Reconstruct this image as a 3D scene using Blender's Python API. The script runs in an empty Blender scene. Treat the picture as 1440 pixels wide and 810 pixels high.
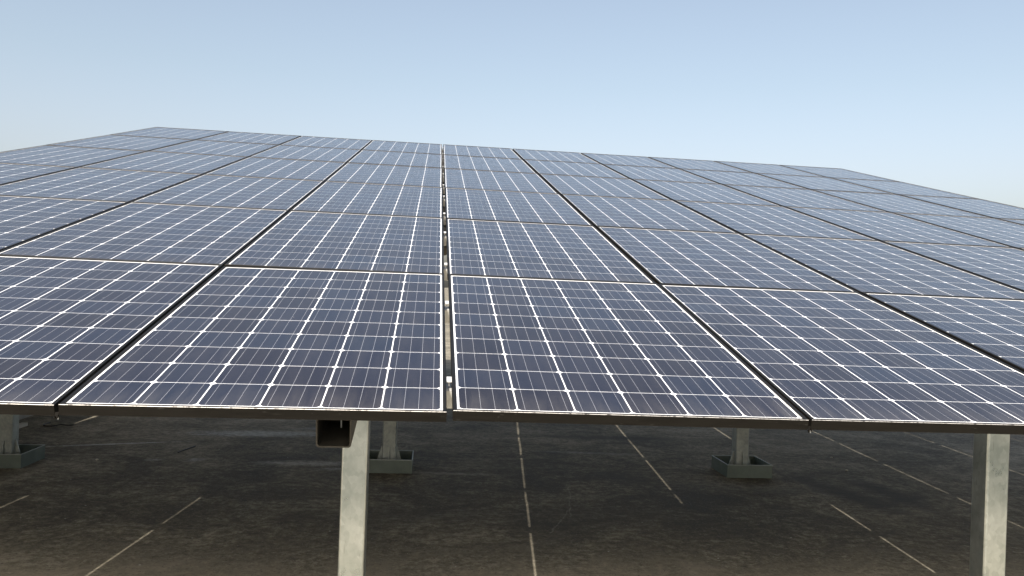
import bpy, bmesh, math, random
from mathutils import Vector, Matrix, noise
R = math.radians
random.seed(7)
S = bpy.context.scene
C = S.collection

# ---------------------------------------------------------------- camera
H = 1.0                                   # height of the array's front edge above the ground
cam = bpy.data.cameras.new('camera'); co = bpy.data.objects.new('camera', cam); C.objects.link(co)
F_PX, PITCH, ROLL, YAW = 1149.0, 0.0020, 0.0348, 0.0956
cam.sensor_width = 36.0; cam.lens = 36.0 * F_PX / 1440.0
cam.clip_start = 0.02; cam.clip_end = 20000
fw = Vector((math.sin(YAW)*math.cos(PITCH), math.cos(YAW)*math.cos(PITCH), math.sin(PITCH)))
rt = Vector((math.cos(YAW), -math.sin(YAW), 0)); up = rt.cross(fw)
r2 = rt*math.cos(ROLL) + up*math.sin(ROLL); u2 = -rt*math.sin(ROLL) + up*math.cos(ROLL)
M = Matrix((r2, u2, -fw)).transposed().to_4x4(); M.translation = Vector((-0.0556, -2.1832, 0.3312 + H))
co.matrix_world = M
S.camera = co

# ---------------------------------------------------------------- sky, sun, exposure
SUN = Vector((-0.416, -0.95, 1.0)).normalized()
elev = math.asin(SUN.z); az = math.atan2(SUN.x, SUN.y)
w = bpy.data.worlds.new('World'); S.world = w; w.use_nodes = True
nt = w.node_tree; bg = nt.nodes['Background']
sky = nt.nodes.new('ShaderNodeTexSky'); sky.sky_type = 'NISHITA'; sky.sun_disc = False
sky.sun_elevation = elev; sky.sun_rotation = az % (2*math.pi)
sky.air_density = 1.0; sky.dust_density = 4.0; sky.ozone_density = 0.4; sky.altitude = 0
hs = nt.nodes.new('ShaderNodeHueSaturation'); hs.inputs['Saturation'].default_value = 0.80   # a hazy, paler sky
tc = nt.nodes.new('ShaderNodeTexCoord'); sx = nt.nodes.new('ShaderNodeSeparateXYZ'); nt.links.new(tc.outputs['Generated'], sx.inputs[0])
cr = nt.nodes.new('ShaderNodeValToRGB'); nt.links.new(sx.outputs[2], cr.inputs[0])       # paler, greyer haze towards the horizon
for e_, (p_, c_) in zip((cr.color_ramp.elements[0], cr.color_ramp.elements[1], cr.color_ramp.elements.new(.24)), ((.14, (1.0, .94, .905, 1)), (.36, (.78, .885, .895, 1)), (.24, (.95, .935, .875, 1)))):
    e_.position = p_; e_.color = c_
mx_ = nt.nodes.new('ShaderNodeMix'); mx_.data_type = 'RGBA'; mx_.blend_type = 'MULTIPLY'; mx_.inputs[0].default_value = 1.0
nt.links.new(sky.outputs[0], hs.inputs['Color']); nt.links.new(hs.outputs[0], mx_.inputs[6]); nt.links.new(cr.outputs[0], mx_.inputs[7]); nt.links.new(mx_.outputs[2], bg.inputs[0]); bg.inputs[1].default_value = 0.124
sl = bpy.data.lights.new('sun', 'SUN'); sl.energy = 4.0; sl.angle = R(0.42); sl.color = (1.0, 0.93, 0.83)
so = bpy.data.objects.new('sun', sl); C.objects.link(so)
so.rotation_euler = SUN.to_track_quat('Z', 'Y').to_euler(); so.location = (-8, -12, 20)
S.view_settings.view_transform = 'Standard'; S.view_settings.look = 'None'
S.view_settings.exposure = 0.92; S.view_settings.gamma = 1.0; S.view_settings.use_curve_mapping = False
S.render.engine = 'CYCLES'
S.cycles.max_bounces = 8; S.cycles.diffuse_bounces = 5

# ---------------------------------------------------------------- node helpers
def mat(name, col=(.5,.5,.5), rough=.5, metal=0., spec=.5):
    m = bpy.data.materials.new(name); m.use_nodes = True
    b = m.node_tree.nodes['Principled BSDF']
    b.inputs['Base Color'].default_value = (*col, 1); b.inputs['Roughness'].default_value = rough
    b.inputs['Metallic'].default_value = metal; b.inputs['Specular IOR Level'].default_value = spec
    return m, m.node_tree, b
class N:
    def __init__(s, nt): s.nt = nt
    def new(s, t, **k):
        n = s.nt.nodes.new(t)
        for a, v in k.items(): setattr(n, a, v)
        return n
    def link(s, a, b): s.nt.links.new(a, b)
    def put(s, sock, v):
        if isinstance(v, bpy.types.NodeSocket): s.link(v, sock)
        else: sock.default_value = v
    def m(s, op, a, b=None, c=None, clamp=False):
        n = s.new('ShaderNodeMath', operation=op, use_clamp=clamp)
        s.put(n.inputs[0], a)
        if b is not None: s.put(n.inputs[1], b)
        if c is not None: s.put(n.inputs[2], c)
        return n.outputs[0]
    def obj(s): return s.new('ShaderNodeTexCoord').outputs['Object']
    def xyz(s, v):
        n = s.new('ShaderNodeSeparateXYZ'); s.link(v, n.inputs[0]); return n.outputs
    def mapping(s, v, loc=(0,0,0), rot=(0,0,0), scale=(1,1,1)):
        n = s.new('ShaderNodeMapping'); s.link(v, n.inputs[0])
        s.put(n.inputs[1], loc); n.inputs[2].default_value = rot; n.inputs[3].default_value = scale
        return n.outputs[0]
    def noise(s, v, scale, detail=4, rough=.55, dist=0.):
        n = s.new('ShaderNodeTexNoise'); s.link(v, n.inputs['Vector'])
        n.inputs['Scale'].default_value = scale; n.inputs['Detail'].default_value = detail
        n.inputs['Roughness'].default_value = rough; n.inputs['Distortion'].default_value = dist
        return n.outputs[0]
    def ramp(s, f, *stops):
        n = s.new('ShaderNodeValToRGB'); s.link(f, n.inputs[0]); e = n.color_ramp.elements
        while len(e) < len(stops): e.new(.5)
        for x, (p, c) in zip(e, stops): x.position = p; x.color = (*c, 1) if len(c) == 3 else c
        return n.outputs[0]
    def map(s, f, a, b, c=0., d=1.):
        n = s.new('ShaderNodeMapRange'); s.put(n.inputs[0], f)
        for i, v in enumerate((a, b, c, d)): n.inputs[i+1].default_value = v
        return n.outputs[0]
    def mix(s, f, a, b, mode='MIX'):
        n = s.new('ShaderNodeMix', data_type='RGBA', blend_type=mode)
        s.put(n.inputs[0], f)
        s.put(n.inputs[6], a if isinstance(a, bpy.types.NodeSocket) else (*a, 1))
        s.put(n.inputs[7], b if isinstance(b, bpy.types.NodeSocket) else (*b, 1))
        return n.outputs[2]
    def bump(s, h, strength, dist, b):
        n = s.new('ShaderNodeBump'); s.link(h, n.inputs['Height'])
        n.inputs['Strength'].default_value = strength; n.inputs['Distance'].default_value = dist
        s.link(n.outputs[0], b.inputs['Normal'])
    def rand(s):
        n = s.new('ShaderNodeObjectInfo'); return n.outputs['Random']
    def offs(s, v, k=37.):
        r = s.m('MULTIPLY', s.rand(), k); n = s.new('ShaderNodeVectorMath', operation='ADD')
        c = s.new('ShaderNodeCombineXYZ'); s.link(r, c.inputs[0]); s.link(r, c.inputs[1])
        s.link(v, n.inputs[0]); s.link(c.outputs[0], n.inputs[1]); return n.outputs[0]

# ---------------------------------------------------------------- panel dimensions
U, V, TILT, CROSS, BOW = 1.004, 1.662, 0.2379, -0.0093, 0.0005
GX, GY = 0.016, 0.0055                     # gaps between columns and between rows
PW, PL, PH = U-.0145, V-GY, 0.030            # one panel
LIP, GLASS = 0.0105, 0.0035               # lip of the frame, depth of the glass below it
PX, PY = 0.1597, 0.1614                   # pitch of the cells
MX, MY = (PW-6*PX)/2, (PL-10*PY)/2

# ---------------------------------------------------------------- materials
def cell_material():
    m, t, b = mat('solar cells under glass', rough=.09); n = N(t)
    o = n.obj(); x, y, z = n.xyz(o)
    cx = n.m('DIVIDE', n.m('SUBTRACT', x, MX), PX); cy = n.m('DIVIDE', n.m('SUBTRACT', y, MY), PY)
    inside = n.m('MULTIPLY', n.m('MULTIPLY', n.m('GREATER_THAN', cx, 0), n.m('LESS_THAN', cx, 6)),
                 n.m('MULTIPLY', n.m('GREATER_THAN', cy, 0), n.m('LESS_THAN', cy, 10)))
    ix, iy = n.m('FLOOR', cx), n.m('FLOOR', cy)
    # distance from the middle of the cell, in metres
    fx = n.m('MULTIPLY', n.m('SUBTRACT', n.m('FRACT', cx), .5), PX)
    fy = n.m('MULTIPLY', n.m('SUBTRACT', n.m('FRACT', cy), .5), PY)
    ax, ay = n.m('ABSOLUTE', fx), n.m('ABSOLUTE', fy)
    hx, hy = PX/2-.0019, PY/2-.00115
    cell = n.m('MULTIPLY', n.m('LESS_THAN', ax, hx), n.m('LESS_THAN', ay, hy))
    cell = n.m('MULTIPLY', cell, n.m('LESS_THAN', n.m('ADD', ax, ay), hx+hy-.0088))   # cut corners
    cell = n.m('MULTIPLY', cell, inside)
    # four busbars a cell, running up the panel
    bb = n.m('ABSOLUTE', n.m('SUBTRACT', n.m('FRACT', n.m('DIVIDE', n.m('ADD', fx, hx), hx*2/4)), .5))
    bus = n.m('LESS_THAN', bb, .00044/(hx*2/4))
    # the ribbons run on over the gaps; fine fingers cross the cell
    fg = n.m('ABSOLUTE', n.m('SUBTRACT', n.m('FRACT', n.m('DIVIDE', y, .0021)), .5))
    # each cell its own slight tone, each panel too
    cc = n.new('ShaderNodeCombineXYZ'); n.link(ix, cc.inputs[0]); n.link(iy, cc.inputs[1]); n.link(n.m('MULTIPLY', n.rand(), 91.), cc.inputs[2])
    wn = n.new('ShaderNodeTexWhiteNoise'); n.link(cc.outputs[0], wn.inputs[0])
    tone = n.map(wn.outputs[0], 0, 1, .6, 1.5)
    base = n.mix(wn.outputs[0], (.0125, .0105, .0185), (.0065, .0085, .0165))
    hsv = n.new('ShaderNodeHueSaturation'); n.link(base, hsv.inputs['Color']); n.link(tone, hsv.inputs['Value'])
    c = n.mix(n.map(fg, 0, .04, .05, .0), hsv.outputs[0], (.35, .36, .38))
    c = n.mix(n.m('MULTIPLY', bus, .52), c, (.52, .53, .56))
    c = n.mix(cell, (.80, .80, .80), c)
    # thin dust, streaked down the slope and gathered along the lower edge
    od = n.offs(o)
    d1 = n.noise(n.mapping(od, scale=(9, 1.3, 1)), 2.2, 5, .6)
    d2 = n.noise(od, 60, 3, .7)
    low = n.map(y, .03, .16, .10, 0.)
    dust = n.m('ADD', n.m('MULTIPLY', n.map(d1, .35, .75, 0, .035), n.map(d2, .3, .7, .5, 1.3)), n.m('MULTIPLY', low, n.map(d1, .3, .7, 0., .8)))
    sp = n.new('ShaderNodeTexVoronoi'); n.link(od, sp.inputs['Vector']); sp.inputs['Scale'].default_value = 26
    spot = n.m('MULTIPLY', n.m('LESS_THAN', sp.outputs['Distance'], .045), n.m('GREATER_THAN', n.xyz(sp.outputs['Color'])[0], .82))
    dust = n.m('MAXIMUM', dust, n.m('MULTIPLY', spot, .45))
    c = n.mix(dust, c, (.40, .37, .33))
    n.link(c, b.inputs['Base Color'])
    n.link(n.m('ADD', n.map(d1, .3, .7, .10, .16), n.m('MULTIPLY', dust, .8)), b.inputs['Roughness'])
    b.inputs['IOR'].default_value = 1.40
    n.bump(n.noise(od, 1.1, 2, .5), .10, .02, b)
    return m
MC = cell_material()
MB_, t_, b_ = mat('white backsheet', (.72, .72, .70), .5)
def frame_material():
    m, t, b = mat('dark bronze anodised frame', (.03,.027,.023), .34); n = N(t)
    o = n.offs(n.obj())
    a = n.noise(n.mapping(o, scale=(2, 2, 40)), 6, 5, .65)
    s = n.noise(n.mapping(o, scale=(3, 60, 60)), 9, 2, .5)
    sm = n.noise(o, 14, 4, .7)
    c = n.mix(n.map(a, .35, .7), (.0045, .0038, .0028), (.008, .0068, .0052))
    c = n.mix(n.map(sm, .66, .76, 0., .25), c, (.06, .055, .05))
    c = n.mix(n.map(s, .73, .76, 0., .4), c, (.16, .155, .145))
    n.link(c, b.inputs['Base Color']); n.link(n.map(a, .3, .7, .42, .56), b.inputs['Roughness'])
    b.inputs['Specular IOR Level'].default_value = .2
    return m
MF = frame_material()
def edge_material():
    m, t, b = mat('pale metal on the front edge', rough=.4, metal=.3); n = N(t)
    o = n.offs(n.obj()); a = n.noise(n.mapping(o, scale=(9, 1, 1)), 6, 6, .75)
    n.link(n.mix(n.map(a, .36, .5), (.06,.055,.05), (.5,.48,.45)), b.inputs['Base Color']); return m
MEDGE = edge_material()
def galv(name, lo, hi, rough=(.34,.5), metal=.55, k=1.):
    m, t, b = mat(name, rough=.4, metal=metal); n = N(t)
    o = n.offs(n.obj())
    v = n.new('ShaderNodeTexVoronoi'); n.link(n.mapping(o, scale=(1, 1, .7)), v.inputs['Vector']); v.inputs['Scale'].default_value = 60*k
    sp = n.xyz(v.outputs['Color'])[0]
    a = n.noise(o, 7*k, 6, .62); s2 = n.noise(n.mapping(o, scale=(1, 1, .18)), 16*k, 5, .6)
    f = n.m('ADD', n.m('MULTIPLY', a, .75), n.m('MULTIPLY', sp, .14)); f = n.m('ADD', f, n.m('MULTIPLY', s2, .2))
    c = n.mix(n.map(f, .36, .72), lo, hi)
    sc = n.noise(n.mapping(o, rot=(.3,.2,.4), scale=(30, 30, 3)), 4, 2, .5)
    c = n.mix(n.map(sc, .70, .74, 0., .35), c, (.10, .10, .095))
    st = n.noise(o, 22*k, 3, .7); c = n.mix(n.map(st, .66, .8, 0., .18), c, (.75, .74, .70))
    n.link(c, b.inputs['Base Color']); n.link(n.map(f, .35, .7, *rough), b.inputs['Roughness'])
    n.bump(a, .05, .003, b)
    return m
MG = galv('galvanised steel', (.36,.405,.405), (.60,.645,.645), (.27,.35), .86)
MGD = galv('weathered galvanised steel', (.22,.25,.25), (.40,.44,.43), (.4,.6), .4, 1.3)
MBEAM = galv('primed steel tube', (.04,.038,.033), (.08,.073,.06), (.45,.6), .2)
MZ = galv('purlin zinc', (.50,.50,.48), (.68,.68,.66), (.4,.55), .4)
MBOLT, _, _ = mat('zinc bolt', (.55,.56,.56), .35, .8)
def tray_material():
    m, t, b = mat('grey green painted steel', (.1,.13,.12), .45); n = N(t)
    o = n.offs(n.obj()); a = n.noise(o, 9, 5, .6); g = n.noise(n.mapping(o, scale=(1,1,.3)), 25, 4, .7)
    c = n.mix(n.map(a, .35, .7), (.085,.115,.105), (.13,.165,.15)); c = n.mix(n.map(g, .6, .75, 0, .3), c, (.2,.19,.16))
    n.link(c, b.inputs['Base Color']); return m
MT = tray_material()
def ground_material():
    m, t, b = mat('worn dark concrete', rough=.8); n = N(t)
    o = n.obj(); x, y, z = n.xyz(o)
    big = n.noise(o, .55, 4, .55, .6)
    mid = n.noise(n.mapping(o, rot=(0,0,.2), scale=(.9, 1.2, 1)), 2.0, 10, .72, 1.0)
    fine = n.noise(n.mapping(o, rot=(0,0,.1), scale=(1, 1, 1)), 19, 10, .85)
    grit = n.noise(o, 62, 3, .75)
    f = n.m('ADD', n.m('MULTIPLY', big, .9), n.m('MULTIPLY', mid, 1.5)); f = n.m('ADD', f, n.m('MULTIPLY', n.m('SUBTRACT', fine, .5), 2.2))
    # the floor is darker in the middle of the bay and lighter away from it
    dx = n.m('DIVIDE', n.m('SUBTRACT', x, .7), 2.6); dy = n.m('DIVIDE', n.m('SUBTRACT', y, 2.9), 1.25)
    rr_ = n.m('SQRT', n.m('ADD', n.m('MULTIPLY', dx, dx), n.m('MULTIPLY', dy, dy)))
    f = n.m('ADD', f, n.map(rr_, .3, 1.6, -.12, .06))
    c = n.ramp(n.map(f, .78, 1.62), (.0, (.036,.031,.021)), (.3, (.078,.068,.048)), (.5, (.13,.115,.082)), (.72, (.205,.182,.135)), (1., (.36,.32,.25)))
    # dusty open floor in front, made paler to bounce light onto the posts
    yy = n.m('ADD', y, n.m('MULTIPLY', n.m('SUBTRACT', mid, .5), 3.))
    c = n.mix(n.map(yy, -.3, -1.5, 0., .9), c, (.055,.065,.05))      # unseen floor further out, darkened to dim the posts' upper reflections
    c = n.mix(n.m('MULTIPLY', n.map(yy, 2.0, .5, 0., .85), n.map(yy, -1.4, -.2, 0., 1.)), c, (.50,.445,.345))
    # light coarse wear, broken up by fine grain
    wear = n.m('MULTIPLY', n.map(mid, .48, .60), n.map(fine, .50, .58))
    c = n.mix(n.m('MULTIPLY', wear, .8), c, (.27,.255,.205))
    c = n.mix(n.map(grit, .60, .68, 0., .6), c, (.36,.34,.29))
    c = n.mix(n.map(grit, .41, .34, 0., .8), c, (.025,.024,.021))
    vc = n.new('ShaderNodeTexVoronoi'); n.link(o, vc.inputs['Vector']); vc.inputs['Scale'].default_value = 9
    bit = n.m('MULTIPLY', n.m('LESS_THAN', vc.outputs['Distance'], .05), n.m('GREATER_THAN', n.xyz(vc.outputs['Color'])[0], .72))
    c = n.mix(n.m('MULTIPLY', bit, .8), c, (.48,.47,.43))
    # pale lime smears, each an uneven ellipse on the floor: (x, y, half length, half width, turn, strength)
    warp = n.noise(n.mapping(o, scale=(2.2, 7, 1)), 4.5, 5, .7)
    def smear(px, py, a, w_, rot, k, col, edge=.35):
        q = n.mapping(n.mapping(o, loc=(-px, -py, 0)), rot=(0,0,-rot), scale=(1,1,1))
        qx, qy, _ = n.xyz(q)
        r = n.m('ADD', n.m('POWER', n.m('ABSOLUTE', n.m('DIVIDE', qx, a)), 2), n.m('POWER', n.m('ABSOLUTE', n.m('DIVIDE', qy, w_)), 2))
        r = n.m('ADD', n.m('SQRT', r), n.m('MULTIPLY', n.m('SUBTRACT', warp, .5), 2.4))
        return n.m('MULTIPLY', n.map(r, 1.15, edge, 0., 1.), n.m('MULTIPLY', n.map(fine, .42, .58, .35, 1.), k)), col
    pale = (.36,.37,.36)
    for a in SMEARS:
        k_, col_ = smear(*a); c = n.mix(k_, c, col_)
    # hairline scratches
    for px, py, L, rot, wd, k in SCR:
        q = n.mapping(n.mapping(o, loc=(-px, -py, 0)), rot=(0,0,-rot)); qx, qy, _ = n.xyz(q)
        qy = n.m('ADD', qy, n.m('MULTIPLY', n.m('SUBTRACT', n.noise(o, 6, 2), .5), .05))
        k_ = n.m('MULTIPLY', n.map(n.m('ABSOLUTE', qy), wd, wd*.3, 0., k), n.map(n.m('ABSOLUTE', qx), L, L*.8, 0., 1.))
        k_ = n.m('MULTIPLY', k_, n.map(fine, .42, .55, .1, 1.)); c = n.mix(k_, c, (.30,.28,.24))
    n.link(c, b.inputs['Base Color'])
    n.link(n.map(f, .5, 1.1, .72, .9), b.inputs['Roughness'])
    hh = n.m('ADD', n.m('MULTIPLY', fine, .7), n.m('MULTIPLY', grit, .3)); n.bump(hh, .5, .006, b)
    return m
PALE, DARK = (.50,.51,.50), (.028,.026,.023)
SMEARS = [
 (-1.5, 5.12, .62, .17, .05, 1., PALE), (-1.0, 5.45, .3, .10, .3, .5, PALE),
 (-2.55, 4.55, .55, .028, .30, 1., PALE), (-.93, 3.95, .42, .10, .0, 1., (.45,.44,.40)), (-.62, 3.78, .25, .06, .1, .5, PALE),
 (.10, 3.68, .42, .045, -.05, .9, (.30,.28,.24)), (.9, 3.05, .35, .08, .2, .3, (.28,.26,.22)),
 (1.25, 4.5, .5, .05, -.1, .35, PALE), (2.2, 3.35, .6, .16, -.15, .35, (.26,.25,.22)),
 (-2.05, 4.0, .07, .05, .3, .5, PALE), (-1.75, 4.02, .09, .06, .5, .55, PALE), (3.6, 2.3, .6, .2, .3, .35, (.22,.20,.16)),
 (2.80, 3.3, .15, .66, .25, 1., DARK), (3.16, 3.25, .14, .6, .12, 1., DARK), (1.7, 5.2, .7, .12, .0, .8, DARK), (-.2, 2.6, .6, .2, .1, .6, DARK), (2.95, 2.75, .16, .05, 0., .7, DARK), (.9, 2.6, .8, .35, .1, .45, DARK), (.6, 4.0, .5, .3, .0, .4, DARK),
]
SCR = [(.86, 3.0, .42, 1.42, .006, .6), (.72, 2.5, .30, 1.2, .006, .45), (-.2, 2.2, .9, .04, .006, .3), (.5, 2.65, .6, -.02, .006, .3), (1.35, 4.4, .25, 1.1, .006, .4), (-1.5, 2.35, .35, -.1, .008, .4), (3.2, 4.3, .4, .1, .006, .4)]
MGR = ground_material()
MCORD, _, _ = mat('black rubber', (.02,.02,.02), .5)
MST, _, _ = mat('pale stone', (.45,.43,.38), .8)

# ---------------------------------------------------------------- mesh helpers
def obj(name, bm, m, parent=None, bevel=0., smooth=False):
    if bevel:
        bmesh.ops.bevel(bm, geom=[e for e in bm.edges if e.calc_face_angle(0) > .5], offset=bevel, segments=2, profile=.6, affect='EDGES')
    bmesh.ops.recalc_face_normals(bm, faces=bm.faces)
    me = bpy.data.meshes.new(name); bm.to_mesh(me); bm.free()
    for x in (m if isinstance(m, (list, tuple)) else [m]): me.materials.append(x)
    if smooth:
        for p in me.polygons: p.use_smooth = True
    o = bpy.data.objects.new(name, me); C.objects.link(o)
    if parent: o.parent = parent
    return o
def box(bm, x0, x1, y0, y1, z0, z1, mx=None):
    v = [bm.verts.new((x, y, z)) for z in (z0, z1) for x, y in ((x0,y0),(x1,y0),(x1,y1),(x0,y1))]
    if mx is not None:
        for q in v: q.co = mx @ q.co
    for f in ((3,2,1,0),(4,5,6,7),(0,1,5,4),(1,2,6,5),(2,3,7,6),(3,0,4,7)): bm.faces.new([v[i] for i in f])
def cyl(bm, r, z0, z1, x=0, y=0, n=12, r2=None):
    r2 = r if r2 is None else r2
    a = [bm.verts.new((x+r*math.cos(2*math.pi*i/n), y+r*math.sin(2*math.pi*i/n), z0)) for i in range(n)]
    b = [bm.verts.new((x+r2*math.cos(2*math.pi*i/n), y+r2*math.sin(2*math.pi*i/n), z1)) for i in range(n)]
    for i in range(n): bm.faces.new((a[i], a[(i+1)%n], b[(i+1)%n], b[i]))
    bm.faces.new(a[::-1]); bm.faces.new(b)
def loops(bm, rings, closed=True):
    vs = [[bm.verts.new(p) for p in r] for r in rings]
    K = len(vs)
    for i in range(K if closed else K-1):
        a, b = vs[i], vs[(i+1) % K]; n = len(a)
        for j in range(n): bm.faces.new((a[j], a[(j+1)%n], b[(j+1)%n], b[j]))
def thing(name, label, cat, loc=(0,0,0), group=None, mw=None):
    o = bpy.data.objects.new(name, None); C.objects.link(o); o.empty_display_size = .1
    if mw is not None: o.matrix_world = mw
    else: o.location = loc
    return tag(o, label, cat, group)
def tag(o, label, cat, group=None, kind=None):
    o['label'] = label; o['category'] = cat
    if group: o['group'] = group
    return o
def dup(root, loc=None, mw=None):
    r = root.copy(); C.objects.link(r)
    if mw is not None: r.matrix_world = mw
    if loc is not None: r.location = loc
    for ch in list(root.children):
        c = ch.copy(); C.objects.link(c); c.parent = r
        for g in list(ch.children):
            d = g.copy(); C.objects.link(d); d.parent = c
    return r

# ---------------------------------------------------------------- ground
bm = bmesh.new()
v = [bm.verts.new(p) for p in ((-3000,-3000,0),(3000,-3000,0),(3000,3000,0),(-3000,3000,0))]; bm.faces.new(v)
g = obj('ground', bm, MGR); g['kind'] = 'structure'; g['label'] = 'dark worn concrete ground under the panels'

# ---------------------------------------------------------------- low wall along the left side
bm = bmesh.new(); box(bm, -3.93, -3.735, 1.6, 13, -.05, 1.2); box(bm, -3.96, -3.73, 1.58, 13.02, 1.2, 1.255)
def wall_material():
    m, t, b = mat('grey rendered wall', (.3,.29,.26), .85); n = N(t); o = n.obj()
    a = n.noise(o, 3, 7, .65); n.link(n.mix(n.map(a, .35, .65), (.20,.20,.185), (.33,.32,.295)), b.inputs['Base Color']); n.bump(n.noise(o, 60, 3), .3, .005, b); return m
wl = obj('parapet_wall', bm, wall_material()); wl['label'] = 'low grey wall in shade behind the tray at the far left'; wl['category'] = 'wall'

# ---------------------------------------------------------------- posts
BX = [-.335 + 2.64*k for k in (-1, 0, 1, 2)]
def slope(y): return H + y*math.tan(TILT)
YT = .20; TUBE = .1
def tube_bottom(y): return H - .145 + (y-YT)*math.tan(TILT)

def make_post(name, h, m, half=.05, yb=0., with_base=True, label='', group=''):
    t = thing(name, label, 'post', group=group)
    a, b = half, half-.0045; c = .008
    def ring(q, z, cut):
        p = []
        for sx, sy in ((1,1),(-1,1),(-1,-1),(1,-1)):
            k = .4*cut
            pts = [(q, q-cut), (q-k, q-k), (q-cut, q)]
            if sx*sy < 0: pts = pts[::-1]
            for u, w_ in pts: p.append((sx*u, sy*w_, z))
        return p
    z0 = .012 if with_base else 0.
    def top(r): return [(x, y, h + (y)*math.tan(TILT)) for x, y, _ in r]
    bm = bmesh.new()
    r0, r1 = ring(a, z0, c), ring(b, z0, c*.6)
    loops(bm, [r0, top(r0), top(r1), r1])
    # weld seam on the inner face left out; a narrow ridge runs up one side
    obj('shaft', bm, m, t)
    bm = bmesh.new(); box(bm, -.11, .11, -.11, .11, 0.001, .012); obj('base_plate', bm, m, t, .0015)
    for k in range(4):
        bm = bmesh.new(); mx = Matrix.Rotation(k*math.pi/2, 4, 'Z')
        for s in (-.004, .004):
            pass
        p = [(half, .012), (half+.05, .012), (half+.047, .03), (half+.006, .165), (half, .165)]
        A = [bm.verts.new(mx @ Vector((x, -.003, z))) for x, z in p]; B = [bm.verts.new(mx @ Vector((x, .003, z))) for x, z in p]
        bm.faces.new(A[::-1]); bm.faces.new(B)
        for i in range(5): bm.faces.new((A[i], A[(i+1)%5], B[(i+1)%5], B[i]))
        obj('gusset', bm, m, t)
    for sx in (-1, 1):
        for sy in (-1, 1):
            bm = bmesh.new(); cyl(bm, .011, .012, .021, sx*.088, sy*.088, 6); cyl(bm, .006, .021, .045, sx*.088, sy*.088, 10)
            obj('bolt', bm, MBOLT, t)
    return t
GP = 'square steel posts of the solar frame'
fl = {0: None, 1: 'pale galvanised square post right behind the open end of the square beam', 2: 'pale galvanised square post at the right edge showing a dark side and a bright front'}
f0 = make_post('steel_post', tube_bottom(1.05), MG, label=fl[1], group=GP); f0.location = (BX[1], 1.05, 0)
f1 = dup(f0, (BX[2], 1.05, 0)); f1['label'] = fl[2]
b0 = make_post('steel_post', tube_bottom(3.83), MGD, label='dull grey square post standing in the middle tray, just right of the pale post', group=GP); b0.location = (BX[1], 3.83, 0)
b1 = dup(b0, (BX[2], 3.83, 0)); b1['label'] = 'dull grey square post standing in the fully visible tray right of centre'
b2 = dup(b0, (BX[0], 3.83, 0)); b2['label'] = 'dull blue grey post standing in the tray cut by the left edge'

# ---------------------------------------------------------------- open steel trays round the back posts
def make_tray(label):
    t = tag(bpy.data.objects.new('base_tray', None), label, 'tray', 'open steel trays round the post feet'); C.objects.link(t)
    a, b_, h, th = .172, .172, .095, .003
    bm = bmesh.new()
    def rc(x, y, z): return [(x,y,z),(-x,y,z),(-x,-y,z),(x,-y,z)]
    loops(bm, [rc(a,b_,0.001), rc(a,b_,h), rc(a-th,b_-th,h), rc(a-th,b_-th,0.001)])
    obj('wall', bm, MT, t)
    bm = bmesh.new()
    loops(bm, [rc(a+.0015,b_+.0015,h-.002), rc(a+.0015,b_+.0015,h+.0025), rc(a-th-.0015,b_-th-.0015,h+.0025), rc(a-th-.0015,b_-th-.0015,h-.002)])
    obj('rim', bm, MGD, t)
    return t
tr = make_tray('grey green open tray round the back post beside the pale front post'); tr.location = (BX[1]-.0, 3.83, 0)
x = dup(tr, (BX[2]+.012, 3.83, 0)); x['label'] = 'grey green open tray right of centre, all four sides in view'
x = dup(tr, (BX[0]+.0, 3.83, 0)); x['label'] = 'grey green open tray cut off by the left edge of the photo'

# ---------------------------------------------------------------- sloping square beams
def make_beam(label, L=9.9):
    t = tag(bpy.data.objects.new('square_beam', None), label, 'beam', 'sloping square tubes under the panels'); C.objects.link(t)
    def rr(q, y, c=.007):
        p = []
        for sx, sz in ((1,1),(-1,1),(-1,-1),(1,-1)):
            pts = [(q, q-c), (q-.35*c, q-.35*c), (q-c, q)]
            if sx*sz < 0: pts = pts[::-1]
            for u, w_ in pts: p.append((sx*u, y, sz*w_))
        return p
    a = TUBE/2; bm = bmesh.new(); th = .004
    loops(bm, [rr(a, 0), rr(a, L), rr(a-th, L), rr(a-th, 0)])
    obj('tube', bm, MBEAM, t)
    bm = bmesh.new(); box(bm, .0085, .0125, .10, .104, -.031, .0455); obj('screw', bm, MBOLT, t)
    return t
bmx = Matrix.Rotation(TILT, 4, 'X')
def beam_at(o, x): 
    zc = tube_bottom(YT) + TUBE/2/math.cos(TILT)
    o.matrix_world = Matrix.Translation((x, YT, zc)) @ bmx
bt = make_beam('dark square tube with its open end showing under the front edge, left of the pale post'); beam_at(bt, BX[1]+.008)

# ---------------------------------------------------------------- purlins across the beams
def z_at(s, x): return s*math.sin(TILT) + x*CROSS + BOW*s*s
PUR = []
for j in range(6):
    for f in (.165, .71): PUR.append((j+f)*V)
bm = bmesh.new()
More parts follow.
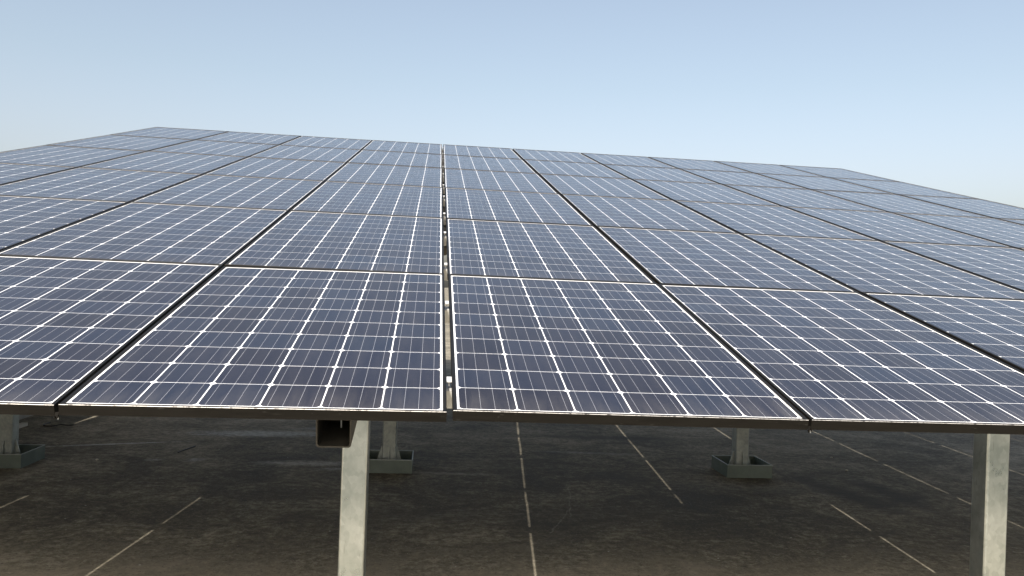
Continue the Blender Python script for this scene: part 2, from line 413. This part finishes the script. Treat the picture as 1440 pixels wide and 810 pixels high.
# a lipped C section, top flat and open to the back
prof = [(-.03,0),(.03,0),(.03,-.012),(.0278,-.012),(.0278,-.0022),(-.0278,-.0022),(-.0278,-.0538),(.0278,-.0538),(.0278,-.044),(.03,-.044),(.03,-.056),(-.03,-.056)]
X0, X1 = -4*U-.02, 6*U+.02
A = [bm.verts.new((X0, a, b)) for a, b in prof]; B = [bm.verts.new((X1, a, b)) for a, b in prof]
bm.faces.new(A[::-1]); bm.faces.new(B)
for i in range(len(prof)): bm.faces.new((A[i], A[(i+1)%len(prof)], B[(i+1)%len(prof)], B[i]))
p0 = obj('purlin', bm, MZ)
for i, s in enumerate(PUR):
    p = p0 if i == 0 else p0.copy()
    if i: C.objects.link(p)
    pt = Vector((0, s*math.cos(TILT), H + s*math.sin(TILT) + BOW*s*s))
    nrm = Vector((0, -math.sin(TILT), math.cos(TILT)))
    p.matrix_world = Matrix.Translation(pt - nrm*(PH+.0035)) @ Matrix.Rotation(-CROSS, 4, 'Y') @ bmx
    rows = ['front', 'second', 'third', 'fourth', 'fifth', 'top']
    tag(p, 'zinc cross rail seen through the middle seam, under the %s half of the %s row' % ('lower' if i%2 == 0 else 'upper', rows[i//2]), 'rail', 'zinc cross rails under the panels')

bm = bmesh.new()  # tube added to block the sky showing through the middle seam
SEG = [1.72*V + .25*k for k in range(33)]
cyl(bm, .026, SEG[0], SEG[-1], n=16)
for k in range(1, 10): cyl(bm, .029, SEG[0]+k*.82, SEG[0]+k*.82+.05, n=16)
o = obj('blocker', bm, MBLOCK := mat('weathered brown conduit', (.15,.135,.115), .6)[0], smooth=False)
o.matrix_world = Matrix.Translation((0, 0, H-.125)) @ bmx @ Matrix.Rotation(-math.pi/2, 4, 'X')
tag(o, 'brown conduit added below the upper middle seam to hide the sky', 'blocker')

c0 = None
for i, s_ in enumerate(PUR):
    if c0 is None:
        bm = bmesh.new(); box(bm, -.0075, .0075, -.02, .02, -.013, -.0095); box(bm, -.0025, .0025, -.006, .006, -.03, -.013)
        c0 = cl = obj('mid_clamp', bm, MBOLT2 := mat('bright aluminium', (.85,.85,.84), .45, .4)[0], bevel=.0006)
    else:
        cl = c0.copy(); C.objects.link(cl)
    cl.matrix_world = Matrix.Translation((0, s_*math.cos(TILT), H + s_*math.sin(TILT) + BOW*s_*s_ + (.002 if s_ < V else 0))) @ bmx
    tag(cl, 'small bright clamp in the middle seam, %s half of the %s row' % ('lower' if i%2 == 0 else 'upper', rows[i//2]), 'clamp', 'bright clamps in the middle seam')

# ---------------------------------------------------------------- solar panels
def interp(tab, x):
    ks = sorted(tab)
    if x <= ks[0]: return tab[ks[0]]
    if x >= ks[-1]: return tab[ks[-1]]
    for a, b in zip(ks, ks[1:]):
        if a <= x <= b: return tab[a] + (tab[b]-tab[a])*(x-a)/(b-a)
def corner(i, j):
    s = j*V
    dz = interp({-2:-.017, -1:-.014, 0:.002, 1:.006, 2:.014, 6:.014}, i)*math.exp(-j/.8)
    return Vector((i*U, s*math.cos(TILT), H + s*math.sin(TILT) + i*U*CROSS + BOW*s*s + dz))
def gap(k, j):
    # width of the seam left of column k in row j: the seams are not all equally open
    if k < 0: return .0092 if (k == -1 or j >= 1) else .0165
    if k == 0: return .0175
    if k == 1: return .0092 if j == 0 else .020
    if k == 2: return .0110 if j == 1 else .0195
    return .0175
def col_x(i, j):                          # left edge of the panel in column i
    if i >= 0: return gap(0, j)/2 + sum(gap(k, j) for k in range(1, i+1)) + i*PW
    return -gap(0, j)/2 - sum(gap(k, j) for k in range(i+1, 0)) + i*PW
def panel_matrix(i, j):
    a, b, c, d = corner(i,j), corner(i+1,j), corner(i,j+1), corner(i+1,j+1)
    ex = ((b-a)+(d-c)).normalized(); ey = ((c-a)+(d-b)); ey = (ey - ex*ey.dot(ex)).normalized(); ez = ex.cross(ey)
    mid = (a+b+c+d)/4
    rnd = random.Random(i*31+j)
    ex2 = ex; 
    o = mid - ex*(PW/2) - ey*(PL/2) + ex*(col_x(i, j)+PW/2-(i+.5)*U) + ez*rnd.uniform(-.0008,.0008) + ex*rnd.uniform(-.0006,.0006)
    m = Matrix((ex, ey, ez)).transposed().to_4x4(); m.translation = o
    return m
def make_panel(worn):  # front row frames take a paler metal along the front chamfer
    t = bpy.data.objects.new('solar_panel', None); C.objects.link(t)
    bm = bmesh.new()
    def rc(q, z): return [(q,q,z),(PW-q,q,z),(PW-q,PL-q,z),(q,PL-q,z)]
    e = .0007
    loops(bm, [rc(0,-PH+e), rc(0,-1.7*e), rc(e*1.1,0), rc(LIP-e*.6,0), rc(LIP,-e*.6), rc(LIP,-GLASS-.0002),
               rc(.0022,-GLASS-.0062), rc(.0022,-PH+.0018), rc(.024,-PH+.0018), rc(.024,-PH), rc(e,-PH)])
    o = obj('frame', bm, [MF, MEDGE] if worn else MF, t)
    for p in (o.data.polygons if worn else []):
        if p.normal.y < -.3 and p.normal.z > .3 and p.center.y < .002: p.material_index = 1
    bm = bmesh.new(); box(bm, .004, PW-.004, .004, PL-.004, -GLASS-.0055, -GLASS)
    o = obj('cell_sheet', bm, [MC, MB_], t)
    for p in o.data.polygons:
        if p.normal.z < .5: p.material_index = 1
    return t
rown = ['front row', 'second row up', 'third row up', 'fourth row up', 'fifth row up', 'topmost row']
ordn = ['first', 'second', 'third', 'fourth', 'fifth', 'sixth']
proto = None
for j in range(6):
    for i in range(-4, 6):
        mw = panel_matrix(i, j)
        if i == -4 and j in (0, 1): proto = o = make_panel(j == 0); o.matrix_world = mw
        else: o = dup(proto, mw=mw)
        side = ('%s column right of the middle seam' % ordn[i]) if i >= 0 else ('%s column left of the middle seam' % ordn[-i-1])
        tag(o, 'solar panel in the %s, %s' % (rown[j], side), 'solar panel', 'solar panels of the sloping array')

# ---------------------------------------------------------------- small fixings at the front ends of the seams
def clip(i, label):
    c0 = corner(i, 0)
    t = thing('seam_clip', label, 'clip', c0 + Vector((0, .010, 0)), 'small metal clips in the front seams')
    bm = bmesh.new()
    box(bm, -.0045, .0045, 0, .0025, -.034, -.018); box(bm, -.0045, -.003, -.005, .002, -.036, -.028); box(bm, .003, .0045, -.005, .002, -.033, -.025)
    obj('plate', bm, MF, t)
    bm = bmesh.new(); cyl(bm, .0012, -.037, -.030, .003, .001, 8); cyl(bm, .002, -.034, -.031, .003, .001, 6)
    obj('bolt', bm, MBOLT, t)
    return t
clip(-1, 'tiny metal clip with bolt in the front seam at the far left')
clip(1, 'tiny metal clip with bolt in the front seam right of centre')

bm = bmesh.new(); box(bm, -.0085, .0085, .05, .60, -.020, -.012)  # strip added in the seam to keep a sun slit off the right post
o = obj('seam_baffle', bm, MCORD); o.matrix_world = Matrix.Translation(Vector((col_x(2, 0)-.00875, 0, H+2*U*CROSS+.014))) @ bmx
tag(o, 'added black filler in the lower end of the second seam right of the middle', 'baffle')

# ---------------------------------------------------------------- things lying on the ground
def rail(name, label, x0, y0, x1, y1, w_, h, m, cat):
    d = Vector((x1-x0, y1-y0, 0)); L = d.length; bm = bmesh.new()
    # an open channel lying on its back
    t = .004; prof = [(-w_/2,0),(w_/2,0),(w_/2,h),(w_/2-t,h),(w_/2-t,t),(-w_/2+t,t),(-w_/2+t,h),(-w_/2,h)]
    A = [bm.verts.new((0, a, b+.001)) for a, b in prof]; B = [bm.verts.new((L, a, b+.001)) for a, b in prof]
    bm.faces.new(A[::-1]); bm.faces.new(B)
    for i in range(8): bm.faces.new((A[i], A[(i+1)%8], B[(i+1)%8], B[i]))
    o = obj(name, bm, m); o.location = (x0, y0, 0); o.rotation_euler = (0, 0, math.atan2(d.y, d.x))
    return tag(o, label, cat)
bm = bmesh.new()
P8 = [(-.05,0,.001),(.0,0,.001),(.0,1.6,.001),(-.05,1.6,.001),(-.05,0,.075),(.0,0,.075),(.0,1.6,.028),(-.05,1.6,.028)]
vs = [bm.verts.new(p) for p in P8]
for f in ((3,2,1,0),(4,5,6,7),(0,1,5,4),(1,2,6,5),(2,3,7,6),(3,0,4,7)): bm.faces.new([vs[i] for i in f])
o = obj('concrete_wedge', bm, MST, bevel=.003); o.location = (-3.53, 3.7, 0); tag(o, 'grey tapering concrete strip lying on the ground behind the leftmost tray', 'strip')
# a loop of black cable on the ground
cu = bpy.data.curves.new('c', 'CURVE'); cu.dimensions = '3D'; cu.bevel_depth = .007; cu.bevel_resolution = 3
sp = cu.splines.new('NURBS'); pts = [(-.1,.3,.008),(-.13,.1,.008),(-.05,-.08,.008),(.12,-.02,.008),(.2,.0,.03),(.26,.03,.008),(.34,.1,.008)]
sp.points.add(len(pts)-1)
for q, p in zip(sp.points, pts): q.co = (*p, 1)
sp.use_endpoint_u = True
co_ = bpy.data.objects.new('tmp', cu); me = bpy.data.meshes.new_from_object(co_); bpy.data.objects.remove(co_); me.materials.append(MCORD)
for p in me.polygons: p.use_smooth = True
o = bpy.data.objects.new('cable', me); C.objects.link(o); o.location = (-3.36, 5.30, 0); o.scale = (.55, .55, .7); tag(o, 'short loop of black cable on the ground near the far left seam', 'cable')
bm = bmesh.new(); box(bm, -.13, .13, -.0035, .0035, .001, .008)
o = obj('thin_rod', bm, MCORD, bevel=.002); o.location = (-1.92, 4.38, 0); o.rotation_euler = (0,0,1.35); tag(o, 'thin dark rod lying on the ground left of centre', 'rod')

def pebble(x, y, r, seed):
    bm = bmesh.new(); bmesh.ops.create_icosphere(bm, subdivisions=2, radius=r)
    for q in bm.verts:
        k = 1+.35*noise.noise(q.co/r*1.3+Vector((seed*3.1,0,0))); q.co = Vector((q.co.x*k*1.2, q.co.y*k, q.co.z*k*.6))
    zmin = min(q.co.z for q in bm.verts)
    for q in bm.verts: q.co.z -= zmin
    o = obj('pebble', bm, MST); o.location = (x, y, 0); o.rotation_euler = (0,0,seed)
    return o
PEB = [(-2.42, 3.95, .011, 'small pale pebble beside the pale smear left of centre'),
       (3.22, 3.95, .010, 'small pale pebble nearest the dark oval mark on the right'),
       (3.35, 4.45, .008, 'tiny pale pebble beyond the dark oval mark on the right')]
for k, (x_, y_, r_, l_) in enumerate(PEB): tag(pebble(x_, y_, r_, k+1), l_, 'pebble', 'loose pebbles on the ground')
